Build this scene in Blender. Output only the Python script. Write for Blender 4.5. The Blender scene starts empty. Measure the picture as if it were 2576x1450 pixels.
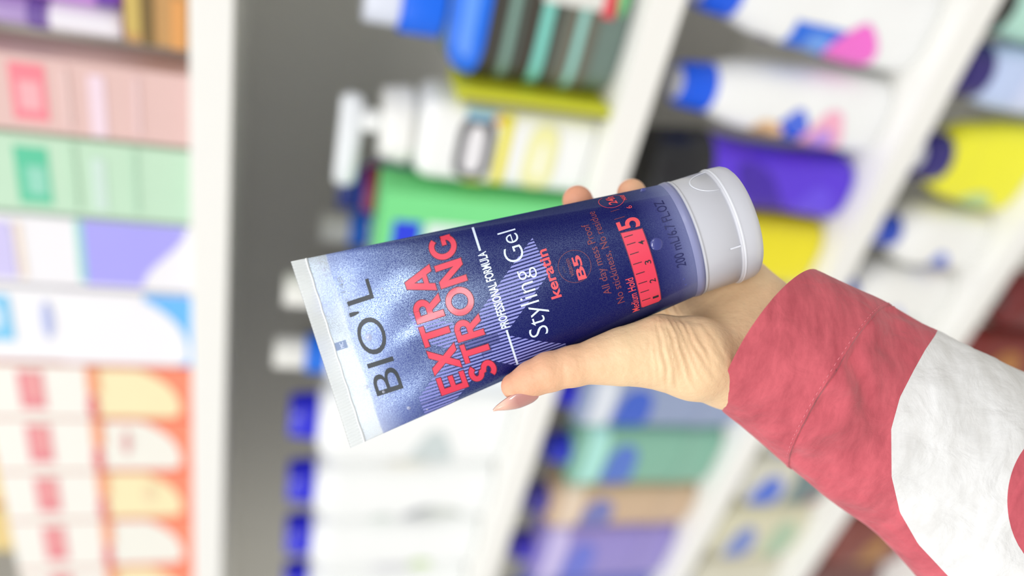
import bpy, bmesh, math, random
import numpy as np
from mathutils import Vector, Matrix
random.seed(4)
SC = bpy.context.scene
COL = SC.collection

# ------------------------------------------------------------------ camera
FPX, CX, CY = 1944.0, 1288.0, 725.0          # focal length and centre in pixels of the 2576x1450 frame
_v = np.array([505 - CX, 3715 - CY, FPX]); _v /= np.linalg.norm(_v)
_d = np.array([7700 - CX, 1140 - CY, FPX]); _d /= np.linalg.norm(_d)
_v -= _d * (_v @ _d); _v /= np.linalg.norm(_v)
R3 = np.array([-_v, np.cross(-_d, -_v), -_d])  # rows: world x (along shelf), y (into shelf), z (up) in camera axes
CAM = np.array([0.0, 0.0, 1.45])
def c2w(c):                                   # camera axes (right, down, forward) in mm -> world metres
    return (R3 @ (np.asarray(c, float).T / 1000.0)).T + CAM
def at(px, py, y):                            # where the line of sight meets the vertical plane at depth y
    r = R3 @ np.array([(px - CX) / FPX, (py - CY) / FPX, 1.0])
    return CAM + r * (y / r[1])
cam = bpy.data.objects.new('camera', bpy.data.cameras.new('camera')); COL.objects.link(cam)
_m = Matrix.Identity(4)
for i in range(3):
    _m[i][0] = R3[i][0]; _m[i][1] = -R3[i][1]; _m[i][2] = -R3[i][2]; _m[i][3] = CAM[i]
cam.matrix_world = _m
cam.data.sensor_width = 36.0; cam.data.lens = FPX / 2576 * 36.0
cam.data.clip_start = 0.01; cam.data.clip_end = 50
cam.data.dof.use_dof = True
cam.data.dof.focus_distance = 0.288
cam.data.dof.aperture_fstop = 2.5
SC.camera = cam

# ------------------------------------------------------------------ light
SC.view_settings.view_transform = 'Standard'
SC.view_settings.look = 'None'
SC.view_settings.exposure = 0.0
SC.view_settings.gamma = 1.0
SC.view_settings.use_curve_mapping = False
W = bpy.data.worlds.new('store_light'); SC.world = W; W.use_nodes = True
# store interior: bright upwards (ceiling), dimmer across the aisle, floor bounce below
_nt = W.node_tree; _bg = _nt.nodes['Background']
_tc = _nt.nodes.new('ShaderNodeTexCoord'); _sx = _nt.nodes.new('ShaderNodeSeparateXYZ'); _nt.links.new(_tc.outputs['Generated'], _sx.inputs[0])
_mr = _nt.nodes.new('ShaderNodeMapRange'); _mr.inputs[1].default_value = -1; _mr.inputs[2].default_value = 1; _nt.links.new(_sx.outputs['Z'], _mr.inputs[0])
_cr = _nt.nodes.new('ShaderNodeValToRGB'); _nt.links.new(_mr.outputs[0], _cr.inputs[0])
_st = [(0.0, 0.34), (0.35, 0.40), (0.50, 0.36), (0.62, 0.40), (0.74, 0.95), (1.0, 1.0)]
while len(_cr.color_ramp.elements) < len(_st): _cr.color_ramp.elements.new(0.5)
for _e, (_p, _c) in zip(_cr.color_ramp.elements, _st): _e.position = _p; _e.color = (_c * .985, _c * .99, _c, 1)
_nt.links.new(_cr.outputs[0], _bg.inputs[0]); _bg.inputs[1].default_value = 1.35
def area(name, loc, target, sx, sy, power, col):
    l = bpy.data.lights.new(name, 'AREA'); l.shape = 'RECTANGLE'; l.size = sx; l.size_y = sy
    l.energy = power; l.color = col
    o = bpy.data.objects.new(name, l); COL.objects.link(o); o.location = loc
    o.rotation_euler = (Vector(target) - Vector(loc)).to_track_quat('-Z', 'Y').to_euler()
    return o
area('ceiling_light', (0.52, -1.10, 2.62), (0.52, -1.10, 0), 0.9, 0.42, 19, (1.0, 0.99, 0.98))
area('far_ceiling_light', (1.85, -0.52, 2.62), (1.85, -0.52, 0), 0.9, 0.3, 7, (1.0, 0.99, 0.98))
area('aisle_light', (-1.7, -1.2, 2.62), (-0.5, 0.5, 1.1), 1.2, 0.5, 15, (1.0, 0.985, 0.95))

# ------------------------------------------------------------------ materials
def lin(c):
    return tuple(((v / 255) / 12.92 if v / 255 <= 0.04045 else ((v / 255 + 0.055) / 1.055) ** 2.4) for v in c)
_mats = {}
def mat(rgb, rough=0.45, noise=0.03, spec=0.5, metal=0.0, alpha=1.0, trans=0.0, coat=0.0, name=None):
    key = (rgb, rough, noise, spec, metal, alpha, trans, coat)
    if key in _mats: return _mats[key]
    m = bpy.data.materials.new(name or 'surface'); m.use_nodes = True
    nt = m.node_tree; b = nt.nodes['Principled BSDF']
    c = lin(rgb)
    n = nt.nodes.new('ShaderNodeTexNoise'); n.inputs['Scale'].default_value = 35; n.inputs['Detail'].default_value = 3
    tc = nt.nodes.new('ShaderNodeTexCoord'); nt.links.new(tc.outputs['Object'], n.inputs['Vector'])
    r = nt.nodes.new('ShaderNodeValToRGB')
    r.color_ramp.elements[0].color = tuple(max(0, v * (1 - noise)) for v in c) + (1,)
    r.color_ramp.elements[1].color = tuple(min(1, v * (1 + noise)) for v in c) + (1,)
    nt.links.new(n.outputs['Fac'], r.inputs[0]); nt.links.new(r.outputs[0], b.inputs['Base Color'])
    b.inputs['Roughness'].default_value = rough; b.inputs['Metallic'].default_value = metal
    b.inputs['Specular IOR Level'].default_value = spec
    b.inputs['Alpha'].default_value = alpha; b.inputs['Transmission Weight'].default_value = trans
    b.inputs['Coat Weight'].default_value = coat
    _mats[key] = m
    return m

# ------------------------------------------------------------------ building helpers
def empty(name, loc):
    o = bpy.data.objects.new(name, None); o.empty_display_size = 0.02
    o.location = tuple(loc); COL.objects.link(o); return o
def tag(o, label=None, cat=None, group=None, kind=None):
    if label: o['label'] = label
    if cat: o['category'] = cat
    if group: o['group'] = group
    if kind: o['kind'] = kind
    return o
def mk(name, verts, faces, m, parent=None, smooth=True, origin=None, flat_angle=None):
    me = bpy.data.meshes.new(name)
    v = np.asarray(verts, float)
    if origin is not None: v = v - np.asarray(origin)
    me.from_pydata(v.tolist(), [], [tuple(int(i) for i in f) for f in faces])
    me.update()
    if smooth: me.shade_smooth()
    if flat_angle: me.set_sharp_from_angle(angle=math.radians(flat_angle))
    o = bpy.data.objects.new(name, me); COL.objects.link(o)
    me.materials.append(m)
    if parent is not None: o.parent = parent
    return o
def from_bm(name, bm, m, parent=None, smooth=False, angle=35):
    me = bpy.data.meshes.new(name); bm.to_mesh(me); bm.free()
    if smooth:
        me.shade_smooth(); me.set_sharp_from_angle(angle=math.radians(angle))
    o = bpy.data.objects.new(name, me); COL.objects.link(o); me.materials.append(m)
    if parent is not None: o.parent = parent
    return o
def box_bm(x0, x1, y0, y1, z0, z1, bev=0.0, seg=2, bm=None):
    own = bm is None
    if own: bm = bmesh.new()
    r = bmesh.ops.create_cube(bm, size=1)
    for v in r['verts']:
        v.co = Vector(((x0 + x1) / 2 + v.co.x * (x1 - x0), (y0 + y1) / 2 + v.co.y * (y1 - y0), (z0 + z1) / 2 + v.co.z * (z1 - z0)))
    if bev:
        es = list({e for v in r['verts'] for e in v.link_edges})
        bmesh.ops.bevel(bm, geom=es, offset=bev, segments=seg, affect='EDGES', profile=0.5)
    return bm
def grid_faces(nu, nv, wrap=False, flip=False):
    f = []
    for i in range(nu - 1):
        for j in range(nv if wrap else nv - 1):
            a, b = i * nv + j, i * nv + (j + 1) % nv
            c, d = (i + 1) * nv + (j + 1) % nv, (i + 1) * nv + j
            f.append((a, d, c, b) if flip else (a, b, c, d))
    return f
def sup(ang, n):                               # superellipse direction
    c, s = math.cos(ang), math.sin(ang)
    return (math.copysign(abs(c) ** (2 / n), c), math.copysign(abs(s) ** (2 / n), s))
class Body:                                    # lofted container: profile = [(z, half width, half depth, n)]
    def __init__(s, prof, cx=0, cy=0, lean=0.0):
        s.p = prof; s.z = [q[0] for q in prof]; s.cx, s.cy, s.lean = cx, cy, lean
    def pt(s, z, ang, off=0.0):
        w = np.interp(z, s.z, [q[1] for q in s.p]); d = np.interp(z, s.z, [q[2] for q in s.p]); n = np.interp(z, s.z, [q[3] for q in s.p])
        x, y = sup(ang, n)
        return (s.cx + (w + off) * x + s.lean * z, s.cy + (d + off) * y, z)
    def mesh(s, K=40):
        v = [s.pt(q[0], 2 * math.pi * k / K) for q in s.p for k in range(K)]
        f = grid_faces(len(s.p), K, True)
        f.append(tuple(range(K - 1, -1, -1))); f.append(tuple(range((len(s.p) - 1) * K, len(s.p) * K)))
        return v, f
    def patch(s, z0, z1, a0, a1, shape='rect', off=0.0007, N=14):
        # a: angle either side of the front (-y), degrees; + towards +x
        v = []
        if shape == 'rect':
            for i in range(N):
                for j in range(N):
                    z = z0 + (z1 - z0) * i / (N - 1); a = math.radians(-90 + a0 + (a1 - a0) * j / (N - 1))
                    v.append(s.pt(z, a, off))
            return v, grid_faces(N, N)
        K = 28; f = []
        v.append(s.pt((z0 + z1) / 2, math.radians(-90 + (a0 + a1) / 2), off))
        for r in (0.5, 1.0):
            for k in range(K):
                t = 2 * math.pi * k / K
                bulge = 1.0 if shape == 'oval' else (0.75 + 0.25 * math.cos(t - 0.7))
                z = (z0 + z1) / 2 + (z1 - z0) / 2 * r * math.sin(t) * bulge
                a = (a0 + a1) / 2 + (a1 - a0) / 2 * r * math.cos(t)
                if shape == 'swoosh': z += (z1 - z0) * 0.35 * math.sin(math.radians(a) * 2.2)
                v.append(s.pt(z, math.radians(-90 + a), off))
        for k in range(K):
            k2 = (k + 1) % K
            f.append((0, 1 + k, 1 + k2)); f.append((1 + k, 1 + K + k, 1 + K + k2, 1 + k2))
        return v, f
def profile(H, w, d, n=3.0, rb=0.006, sh=0.03, neck=0.015, shape='straight', steps=9):
    hw, hd = w / 2, d / 2
    p = [(0, hw - rb, hd - rb, n), (rb * 0.3, hw - rb * 0.3, hd - rb * 0.3, n), (rb, hw, hd, n)]
    hs = H - sh
    for i in range(1, 8):
        z = rb + (hs - rb) * i / 7
        k = 1.0
        if shape == 'waist': k = 1 - 0.10 * math.sin(math.pi * i / 7)
        if shape == 'belly': k = 1 - 0.16 * (i / 7) ** 2
        if shape == 'taper': k = 1 - 0.22 * (i / 7)
        p.append((z, hw * k, hd * (k if shape != 'taper' else 1 - 0.05 * i / 7), n))
    W1, D1 = p[-1][1], p[-1][2]
    for i in range(1, steps + 1):
        a = i / steps * math.pi / 2
        u = 1 - (1 - math.cos(a))
        p.append((hs + sh * math.sin(a) * 0.999, neck + (W1 - neck) * u, neck + (D1 - neck) * u, 2 + (n - 2) * u))
    return p
def ring_cap(r, z0, z1, rt=None, e=0.0015, K=32, cx=0, cy=0, ribs=0):
    rt = r if rt is None else rt
    pr = [(z0, r - e), (z0 + e, r), (z1 - e * 1.5, rt), (z1 - e * .4, rt - e * .6), (z1, rt - e * 1.6)]
    if ribs: K = ribs * 4
    v = []
    for z, q in pr:
        for k in range(K):
            a = 2 * math.pi * k / K
            rr = q - (0.0006 if ribs and k % 4 in (0, 1) else 0)
            v.append((cx + rr * math.cos(a), cy + rr * math.sin(a), z))
    f = grid_faces(len(pr), K, True)
    f.append(tuple(range(K - 1, -1, -1))); f.append(tuple(range((len(pr) - 1) * K, len(pr) * K)))
    return v, f

# ------------------------------------------------------------------ shelving
Y0 = 0.62                                      # front plane of the shelving unit
DEP = 0.36
XL, XR = -3.2, 0.42
ZB = [1.45 + 0.074, 1.45 - 0.279, 1.45 - 0.582, 1.45 - 0.800, 1.45 - 1.06, 1.45 + 0.50]
M_SHELF = mat((242, 241, 236), 0.45, 0.01)
M_GREY = mat((216, 214, 207), 0.6, 0.02)
M_FLOOR = mat((205, 200, 190), 0.3, 0.05)
def struct(name, bm, m):
    o = from_bm(name, bm, m); o['kind'] = 'structure'; return o
struct('floor', box_bm(-4.2, 3, -3.2, 1.2, -0.06, 0), M_FLOOR)
struct('wall_back', box_bm(-4.2, 3, 1.04, 1.12, 0, 3.0), mat((150, 148, 142), 0.7, 0.04))
unit = empty('shelving_unit', (0, Y0 + DEP, 0))
tag(unit, 'white store shelving with grey back panel behind all the products', 'shelving unit')
def upart(name, x0, x1, y0, y1, z0, z1, m, bev=0.0015, parent=unit):
    return from_bm(name, box_bm(x0, x1, y0 - Y0 - DEP, y1 - Y0 - DEP, z0, z1, bev, 2), m, parent)
upart('back_panel', XL, XR, Y0 + DEP - 0.012, Y0 + DEP + 0.02, 0.02, 2.3, M_GREY)
for x in (XL, XR): upart('side_upright', x - 0.02, x + 0.02, Y0 + 0.02, Y0 + DEP + 0.03, 0.0, 2.3, M_SHELF)
for z in ZB:
    b = upart('shelf_board', XL + 0.02, XR - 0.02, Y0 + 0.004, Y0 + DEP - 0.012, z - 0.022, z, M_SHELF)
    upart('price_rail', XL + 0.02, XR - 0.02, Y0 - 0.004, Y0 + 0.004, z - 0.03, z + 0.001, M_SHELF, 0.001, unit)

# ------------------------------------------------------------------ products
def root_at(name, x, yf, z, label, cat, group=None):
    o = empty(name, (x, yf, z)); tag(o, label, cat, group); return o
def bottle(name, label, cat, x, w, z0, H, body, d=None, yf=None, n=3.0, shape='straight', sh=0.03, neck=0.014,
           cap=(0.016, 0.03, (20, 60, 200)), cap_rt=None, collar=None, prints=(), group=None, rough=0.35, lean=0.0, ribs=0, alpha=1.0, glint=False):
    d = d or w * 0.6; yf = Y0 + 0.02 if yf is None else yf
    r = root_at(name, x, yf + d / 2, z0, label, cat, group)
    B = Body(profile(H, w, d, n, sh=sh, neck=neck, shape=shape), lean=lean)
    v, f = B.mesh(); mk('bottle_body', v, f, mat(body, rough, alpha=alpha), r, flat_angle=50)
    z = H - 0.001; cxo = lean * H
    if collar:
        cr, ch, cc = collar
        v, f = ring_cap(cr, z, z + ch, cx=cxo); mk('neck_collar', v, f, mat(cc, 0.35), r, flat_angle=40); z += ch
    if cap:
        cr, ch, cc = cap
        v, f = ring_cap(cr, z, z + ch, cap_rt, ribs=ribs, cx=cxo); mk('cap', v, f, mat(cc, 0.3, coat=0.3), r, flat_angle=40)
    if glint:  # pale disc on the cap stands in for its highlight
        v, f = ring_cap(cap[0] * .62, z + cap[1] - .001, z + cap[1] + .0015, e=.0006, cx=cxo); mk('cap_glint', v, f, mat((236, 238, 248), .3), r, flat_angle=40)
    for i, (sp, a0, a1, f0, f1, c) in enumerate(prints):
        v, f = B.patch(H * f0, H * f1, a0, a1, sp, off=0.0006 + 0.0003 * i)
        mk('label_or_glint', v, f, mat(c, 0.4), r)
    return r
def carton(name, label, cat, x, w, z0, H, col, d=None, yf=None, prints=(), group=None, side=None, rough=0.5):
    d = d or 0.05; yf = Y0 + 0.012 if yf is None else yf
    r = root_at(name, x, yf + d / 2, z0, label, cat, group)
    from_bm('carton_body', box_bm(-w / 2, w / 2, -d / 2, d / 2, 0, H - 0.001, 0.0012, 2), mat(col, rough), r)
    from_bm('top_flap', box_bm(-w / 2 + 0.001, w / 2 - 0.001, -d / 2 + 0.001, d / 2 - 0.002, H - 0.001, H, 0.0), mat(col, rough), r)
    for i, (sp, u0, u1, f0, f1, c) in enumerate(prints):   # u 0..1 from the left edge, f 0..1 from the base
        xa, xb, za, zb = -w / 2 + w * u0, -w / 2 + w * u1, H * f0, H * f1
        y = -d / 2 - 0.0004 - 0.0003 * i
        if sp == 'rect': pts = [(xa, za), (xb, za), (xb, zb), (xa, zb)]
        elif sp == 'oval': pts = [((xa + xb) / 2 + (xb - xa) / 2 * math.cos(t), (za + zb) / 2 + (zb - za) / 2 * math.sin(t)) for t in np.linspace(0, 2 * math.pi, 28, endpoint=False)]
        elif sp == 'dome': pts = [(xa, zb)] + [((xa + xb) / 2 - (xb - xa) / 2 * math.cos(t), za + (zb - za) * (1 - 0.55 * math.sin(t))) for t in np.linspace(0, math.pi, 18)] + [(xb, zb)]; pts = pts[::-1]; pts = [(a, za + zb - b) for a, b in pts][::-1]
        elif sp == 'tab': pts = [(xa, zb)] + [(xa + (xb - xa) * t, za + (zb - za) * (.45 * t ** 3.2 + .10 * (1 - min(1, t / .12)) ** 2)) for t in np.linspace(0, 1, 22)] + [(xb, zb)]
        elif sp == 'wave': pts = [(xa, zb)] + [(xa + (xb - xa) * t, za + (zb - za) * (0.22 + 0.22 * math.cos(math.pi * t))) for t in np.linspace(0, 1, 14)] + [(xb, zb)]
        N = len(pts)
        vv = [(p[0], y, p[1]) for p in pts] + [(p[0], -d / 2 + 0.0001, p[1]) for p in pts]
        ff = [tuple(range(N))] + [tuple(range(2 * N - 1, N - 1, -1))] + [(k, N + k, N + (k + 1) % N, (k + 1) % N) for k in range(N)]
        mk('printed_panel', vv, ff, mat(c, rough), r, smooth=False)
    return r
def xr(px, ya, yb, y=None):                    # centre and width along the shelf of a stretch of the row
    a, b = at(px, ya, y or Y0 + 0.02)[0], at(px, yb, y or Y0 + 0.02)[0]
    return (a + b) / 2, abs(a - b) * 0.96
WHITE = (244, 245, 243)
# --- top board row -------------------------------------------------
zA = ZB[0] + 0.001
x, w = xr(430, -150, 118)
carton('tin', 'low gold and brown carton lying under the shiny purple pouch bottle', 'box', x, w, zA, 0.047, (196, 150, 92), d=0.06,
       prints=[('rect', 0, 1, .55, .75, (120, 96, 50)), ('rect', 0.1, 1, .76, .98, (205, 178, 96)), ('rect', 0, .5, .1, .3, (225, 160, 90))])
xg = x
x, w = xr(200, -150, 28)
bottle('shampoo_bottle', 'shiny purple bottle at the top edge, standing on the gold box', 'bottle', x, w, zA + 0.048, 0.20, (128, 78, 196), n=2.4, d=.05, cap=(0.02, .03, (240, 235, 250)), sh=.02, rough=.2,
       prints=[('rect', -60, 0, .1, .5, (214, 150, 235)), ('rect', -5, 45, .2, .9, (150, 110, 215)), ('rect', -75, -62, .0, .95, (240, 215, 250))])  # pale strips are glints painted onto the purple plastic
x, w = xr(300, 36, 112)
bottle('sample_bottle', 'small clear lilac bottle with white bottom beside the pink box', 'bottle', x, w, zA + 0.048, 0.15, (176, 150, 205), n=2.4, d=.04, cap=(0.012, .02, (230, 220, 240)), sh=.02, rough=.15,
       prints=[('rect', -80, 80, .02, .34, (238, 234, 242)), ('rect', -80, 80, .36, .44, (110, 80, 160)), ('rect', -80, 60, .6, 1.0*.8, (150, 60, 170))])
x, w = xr(240, 148, 341)
carton('carton', 'pale pink carton with a rose red square', 'box', x, w, zA, 0.285, (226, 190, 184), prints=[
    ('rect', .16, .90, .365, .45, (242, 132, 146)), ('rect', .3, .68, .38, .432, (248, 176, 182)), ('rect', .04, .86, .222, .262, (240, 216, 228)), ('rect', .1, .9, .135, .15, (232, 202, 202)), ('rect', .1, .9, .31, .325, (232, 202, 198))])
x, w = xr(240, 343, 538)
carton('carton', 'pale green carton with an emerald square', 'box', x, w, zA, 0.285, (192, 224, 196), prints=[
    ('rect', .12, .86, .38, .465, (84, 198, 156)), ('rect', .25, .62, .39, .44, (146, 214, 190)), ('rect', .1, .8, .235, .27, (206, 228, 218)), ('rect', .1, .95, .15, .16, (176, 212, 186)), ('rect', .1, .95, .31, .32, (178, 212, 184))])
x, w = xr(240, 541, 716)
carton('carton', 'white carton with a wide violet panel', 'box', x, w, zA, 0.285, (240, 238, 242), prints=[
    ('wave', .06, 1, .02, .315, (168, 162, 246)), ('rect', .1, 1, .31, .33, (150, 214, 206)), ('rect', .1, .9, .475, .49, (240, 220, 200)), ('rect', .1, .9, .5, .62, (204, 196, 240))])
x, w = xr(240, 719, 905)
carton('carton', 'white carton with a sky blue corner and square', 'box', x, w, zA, 0.285, (242, 241, 244), prints=[
    ('rect', 0, 1, .0, .15, (104, 184, 250)), ('tab', -.0, 1, .015, .4, (243, 241, 245)), ('rect', .3, .9, .535, .66, (120, 200, 240)), ('oval', .45, .8, .56, .62, (215, 232, 245)), ('oval', .35, .85, .42, .45, (176, 186, 232))])
bnd = [908, 1040, 1172, 1292, 1412, 1530, 1640]
side = ['with a cream tab, beside the white and sky blue carton', 'with a white tab and small rose dot', 'with a cream tab and peach dot, third of the orange row', 'with a plain white tab, fourth of the orange row', 'at the bottom edge of the photo', 'farthest of the orange row']
for i in range(6):
    x, w = xr(260, bnd[i], bnd[i + 1])
    tabc = (244, 232, 186) if i % 2 == 0 else (240, 238, 228)
    P = [('rect', 0, 1, .505, 1.0, (243, 240, 232)), ('tab', .03, .97, .07, .51, tabc), ('rect', .18, .9, .72, .835, (228, 128, 138)), ('rect', .34, .9, .74, .8, (236, 160, 160)),
         ('oval', .0, .5, .47, .525, (224, 98, 100)), ('rect', .5, 1, .46, .52, (240, 158, 116))]
    if i == 1: P.append(('oval', .35, .8, .33, .37, (220, 160, 160)))
    if i == 2: P.append(('oval', .35, .75, .22, .28, (240, 214, 176)))
    carton('carton', 'orange carton ' + side[i], 'box', x, w, zA, 0.187, (246, 140, 108), prints=P, group='orange cartons on the top board')
for i in range(5):                             # taller cartons behind the orange row
    x = -0.54 - 0.085 * i
    cc = [(92, 100, 76), (240, 132, 96), (236, 220, 150), (240, 166, 110), (226, 216, 140)][i]
    carton('carton', ['dark olive carton behind the orange cartons', 'coral carton behind the orange cartons', 'pale yellow carton behind the orange cartons', 'apricot carton behind the orange cartons', 'straw yellow carton behind the orange cartons'][i],
           'box', x, .08, zA, 0.27, cc, d=.06, yf=Y0 + 0.09, prints=[('rect', .1, .9, .6, .9, (240, 222, 150))])
# --- second board row ----------------------------------------------
zB = ZB[1] + 0.001
hz = lambda px, py, y=Y0 + .04: at(px, py, y)[2]
x, w = xr(1330, -110, 228)
H = hz(1110, 60) - zB
bottle('bottle', 'dark bottle with teal rings, blue oval label and white cap on blue neck', 'bottle', x, w, zB, H, (108, 128, 120), d=.075, n=3.6, sh=.035, neck=.02, cap=(.027, .03, (225, 230, 244)), collar=(.031, .036, (8, 106, 240)), rough=.15,
       prints=[('rect', -85, 85, .615, .80, (66, 64, 58)), ('rect', -85, 85, .63, .68, (126, 160, 148)), ('rect', -85, 85, .40, .60, (66, 62, 54)), ('rect', -85, 85, .44, .505, (128, 212, 198)), ('rect', -85, 85, .18, .38, (106, 104, 92)), ('rect', -85, 85, .25, .30, (150, 206, 196)),
               ('oval', -72, 82, .78, .975, (14, 110, 236)), ('oval', -30, 50, .84, .92, (90, 150, 240)), ('rect', 12, 62, .16, .52, (226, 226, 220)), ('rect', 8, 62, .12, .19, (226, 70, 84)), ('oval', 10, 62, .05, .12, (120, 196, 130))])
x, w = xr(1330, 233, 268)
carton('wipe_pack', 'thin yellow carton standing on edge beside the dark bottle', 'box', x, w, zB, hz(1135, 240) - zB, (204, 206, 40), d=.06, yf=Y0 + .008, prints=[('rect', 0, .35, .02, .98, (96, 92, 84))])
x, w = xr(1300, 275, 488)
r = bottle('lotion_bottle', 'big white pump bottle with grey ring, yellow bars and pale yellow flower', 'bottle', x, w, zB, hz(1050, 330) - zB, (246, 247, 246), d=.07, n=4.5, sh=.016, neck=.03, cap=(.036, .026, (240, 240, 236)), cap_rt=.032, collar=(.03, .008, (225, 226, 222)),
       prints=[('oval', -38, 32, .585, .80, (88, 88, 92)), ('oval', -20, 14, .64, .75, (236, 234, 238)), ('rect', -44, 44, .50, .565, (236, 226, 60)), ('rect', 22, 46, .60, .77, (150, 196, 232)), ('rect', -56, -38, .60, .72, (236, 226, 60)), ('oval', 18, 34, .565, .62, (236, 170, 60)),
               ('oval', -38, 28, .22, .40, (242, 240, 176)), ('oval', -12, 4, .29, .33, (250, 250, 250))])
Hb = hz(1050, 330) - zB
v, f = ring_cap(.0105, Hb + .033, Hb + .05); mk('pump_stem', v, f, mat(WHITE, .3), r, flat_angle=40)
B = Body([(Hb + .049, .040, .009, 2.6), (Hb + .052, .044, .012, 2.6), (Hb + .062, .046, .013, 2.6), (Hb + .069, .042, .010, 2.6)], cx=-.022)
v, f = B.mesh(); mk('pump_head', v, f, mat((238, 242, 246), .3), r, flat_angle=50)
x, w = xr(1000, 388, 498, Y0 + .1)
bottle('bottle', 'navy bottle with burgundy shoulder behind the green carton', 'bottle', x - .03, .062, zB, hz(900, 450, Y0 + .12) - zB, (16, 66, 168), yf=Y0 + .095, d=.05, n=2.6, sh=.02, cap=(.022, .02, (16, 44, 130)), prints=[('rect', -20, 88, .82, .97, (150, 24, 50)), ('rect', -80, 80, .3, .7, (20, 120, 210))])
x, w = xr(1250, 496, 690)
carton('carton', 'bright green carton with a royal blue square above the held tube', 'box', x, w, zB, hz(958, 480) - zB, (122, 224, 142), d=.055, prints=[('rect', .0, .66, .80, .935, (34, 60, 226)), ('rect', .0, .66, .05, .77, (226, 238, 236)), ('rect', .1, .5, .5, .7, (90, 170, 235))])
def wcap(xc, wc, topx, topy, label, colr, yf=None, extra=()):
    H = hz(topx, topy, (yf or Y0 + .01) + .03) - zB
    bottle('mouthwash_bottle', label, 'bottle', xc, wc, zB, H, (238, 243, 248), yf=yf, d=.055, n=2.8, sh=.035, neck=.018, cap=(.017, .033, (240, 240, 234)), collar=(.021, .022, colr), prints=extra, group='white capped bottles beside the tube')
x, w = xr(915, 512, 640, Y0 + .18); wcap(x, w, 925, 570, 'azure bottle with white cap behind the green carton', (10, 110, 226), yf=Y0 + .15, extra=[('rect', -88, 88, .05, .97, (20, 120, 226))])
x, w = xr(1080, 698, 872); wcap(x, w, 850, 760, 'white capped bottle with blue neck behind the tube end', (20, 84, 240))
x, w = xr(1080, 876, 1000); wcap(x, w, 815, 945, 'white capped bottle with sky blue neck below the tube end', (6, 112, 228))
bn = [1005, 1190, 1325, 1445, 1552, 1650]
cc = [(8, 8, 214)] * 5
lb = ['white bottle with dark blue cap, nearest of the row below the tube', 'white bottle with dark blue cap and grey arc, second below the tube', 'white bottle with dark blue cap and lime spot', 'white bottle with dark blue cap and brown smudge', 'farthest white bottle with dark blue cap']
for i in range(5):
    x, w = xr(1050, bn[i], bn[i + 1])
    H = hz(798 - 8 * i, (bn[i] + bn[i + 1]) / 2 - 30) - zB
    P = {0: [('oval', -70, 5, .28, .52, (206, 216, 216)), ('oval', -78, -40, .40, .62, (238, 234, 214))], 1: [('oval', -80, -8, .22, .50, (158, 162, 170)), ('oval', -60, -10, .14, .42, (202, 208, 200)), ('oval', -80, -30, .55, .66, (214, 230, 220))],
         2: [('oval', -80, -15, .24, .42, (196, 226, 140)), ('rect', -82, -40, .36, .6, (206, 204, 220))], 3: [('oval', -70, 0, .2, .5, (196, 180, 160)), ('oval', -40, 0, .25, .4, (190, 140, 126))], 4: []}[i]
    bottle('shampoo_bottle', lb[i], 'bottle', x, w, zB, H, (247, 249, 248), d=.07, n=3.0, sh=.03, neck=.026, cap=(.028, .032, cc[i]), cap_rt=.025, prints=P, group='white bottles with dark blue caps')
for i, (px, py) in enumerate([(830, 480), (800, 690), (760, 860)]):
    p = at(px, py, Y0 + .26)
    bottle('bottle', ['grey white bottle standing deep behind the navy bottle', 'pale bottle standing deep behind the tube end', 'pale bottle deep behind the sky blue neck'][i], 'bottle', p[0], .05, zB, p[2] - zB - .02, (226, 226, 220), yf=Y0 + .24, d=.045, n=2.4, cap=(.018, .022, (196, 194, 186)))
# --- third board row -----------------------------------------------
zC = ZB[2] + 0.001
x, w = xr(2050, -120, 172)
bottle('cleanser_bottle', 'large white bottle with blue cap, blue label and pink oval', 'bottle', x, w, zC, hz(1865, 0) - zC, (240, 241, 240), d=.085, n=3.0, sh=.085, neck=.022, cap=(.026, .034, (6, 92, 236)), cap_rt=.023, shape='belly', glint=True,
       prints=[('rect', -84, -8, .45, .72, (40, 110, 224)), ('rect', -80, -20, .5, .62, (110, 160, 236)), ('oval', -80, 0, .24, .50, (240, 110, 206)), ('oval', -78, -60, .75, .85, (80, 60, 120))], group='white bottles with blue caps on the third board')
x, w = xr(2000, 175, 388)
bottle('cleanser_bottle', 'large white bottle with blue cap and small orange and blue print', 'bottle', x, w, zC, hz(1795, 245) - zC, (240, 241, 240), d=.08, n=3.0, sh=.08, neck=.02, cap=(.024, .034, (6, 92, 236)), cap_rt=.021, shape='belly', glint=True,
       prints=[('oval', -84, 2, .42, .64, (44, 92, 220)), ('oval', -84, 6, .22, .46, (244, 176, 200)), ('swoosh', -84, -14, .6, .84, (240, 196, 140)), ('oval', -70, -10, .28, .4, (190, 150, 236))], group='white bottles with blue caps on the third board')
x, w = xr(1930, 392, 560)
bottle('detergent_bottle', 'violet bottle with a broad black cap behind the tube cap', 'bottle', x, w, zC, hz(1760, 450) - zC, (92, 52, 220), d=.075, n=2.8, sh=.02, neck=.04, cap=(.041, .062, (22, 22, 26)), cap_rt=.036, shape='waist', rough=.3, prints=[('oval', -60, 10, .1, .35, (104, 74, 232)), ('swoosh', -70, 40, .45, .8, (66, 30, 170))])
x, w = xr(1950, 565, 740)
bottle('detergent_bottle', 'yellow bottle between the violet bottle and the wrist', 'bottle', x, w, zC, .17, (240, 226, 30), d=.07, n=2.8, cap=(.022, .035, (60, 60, 50)), sh=.04)
x, w = xr(1800, 745, 950)
bottle('bottle', 'pale grey bottle hidden mostly by the hand', 'bottle', x, w, zC, .2, (214, 220, 228), d=.06, n=3, cap=(.02, .03, (60, 90, 200)))
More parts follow.
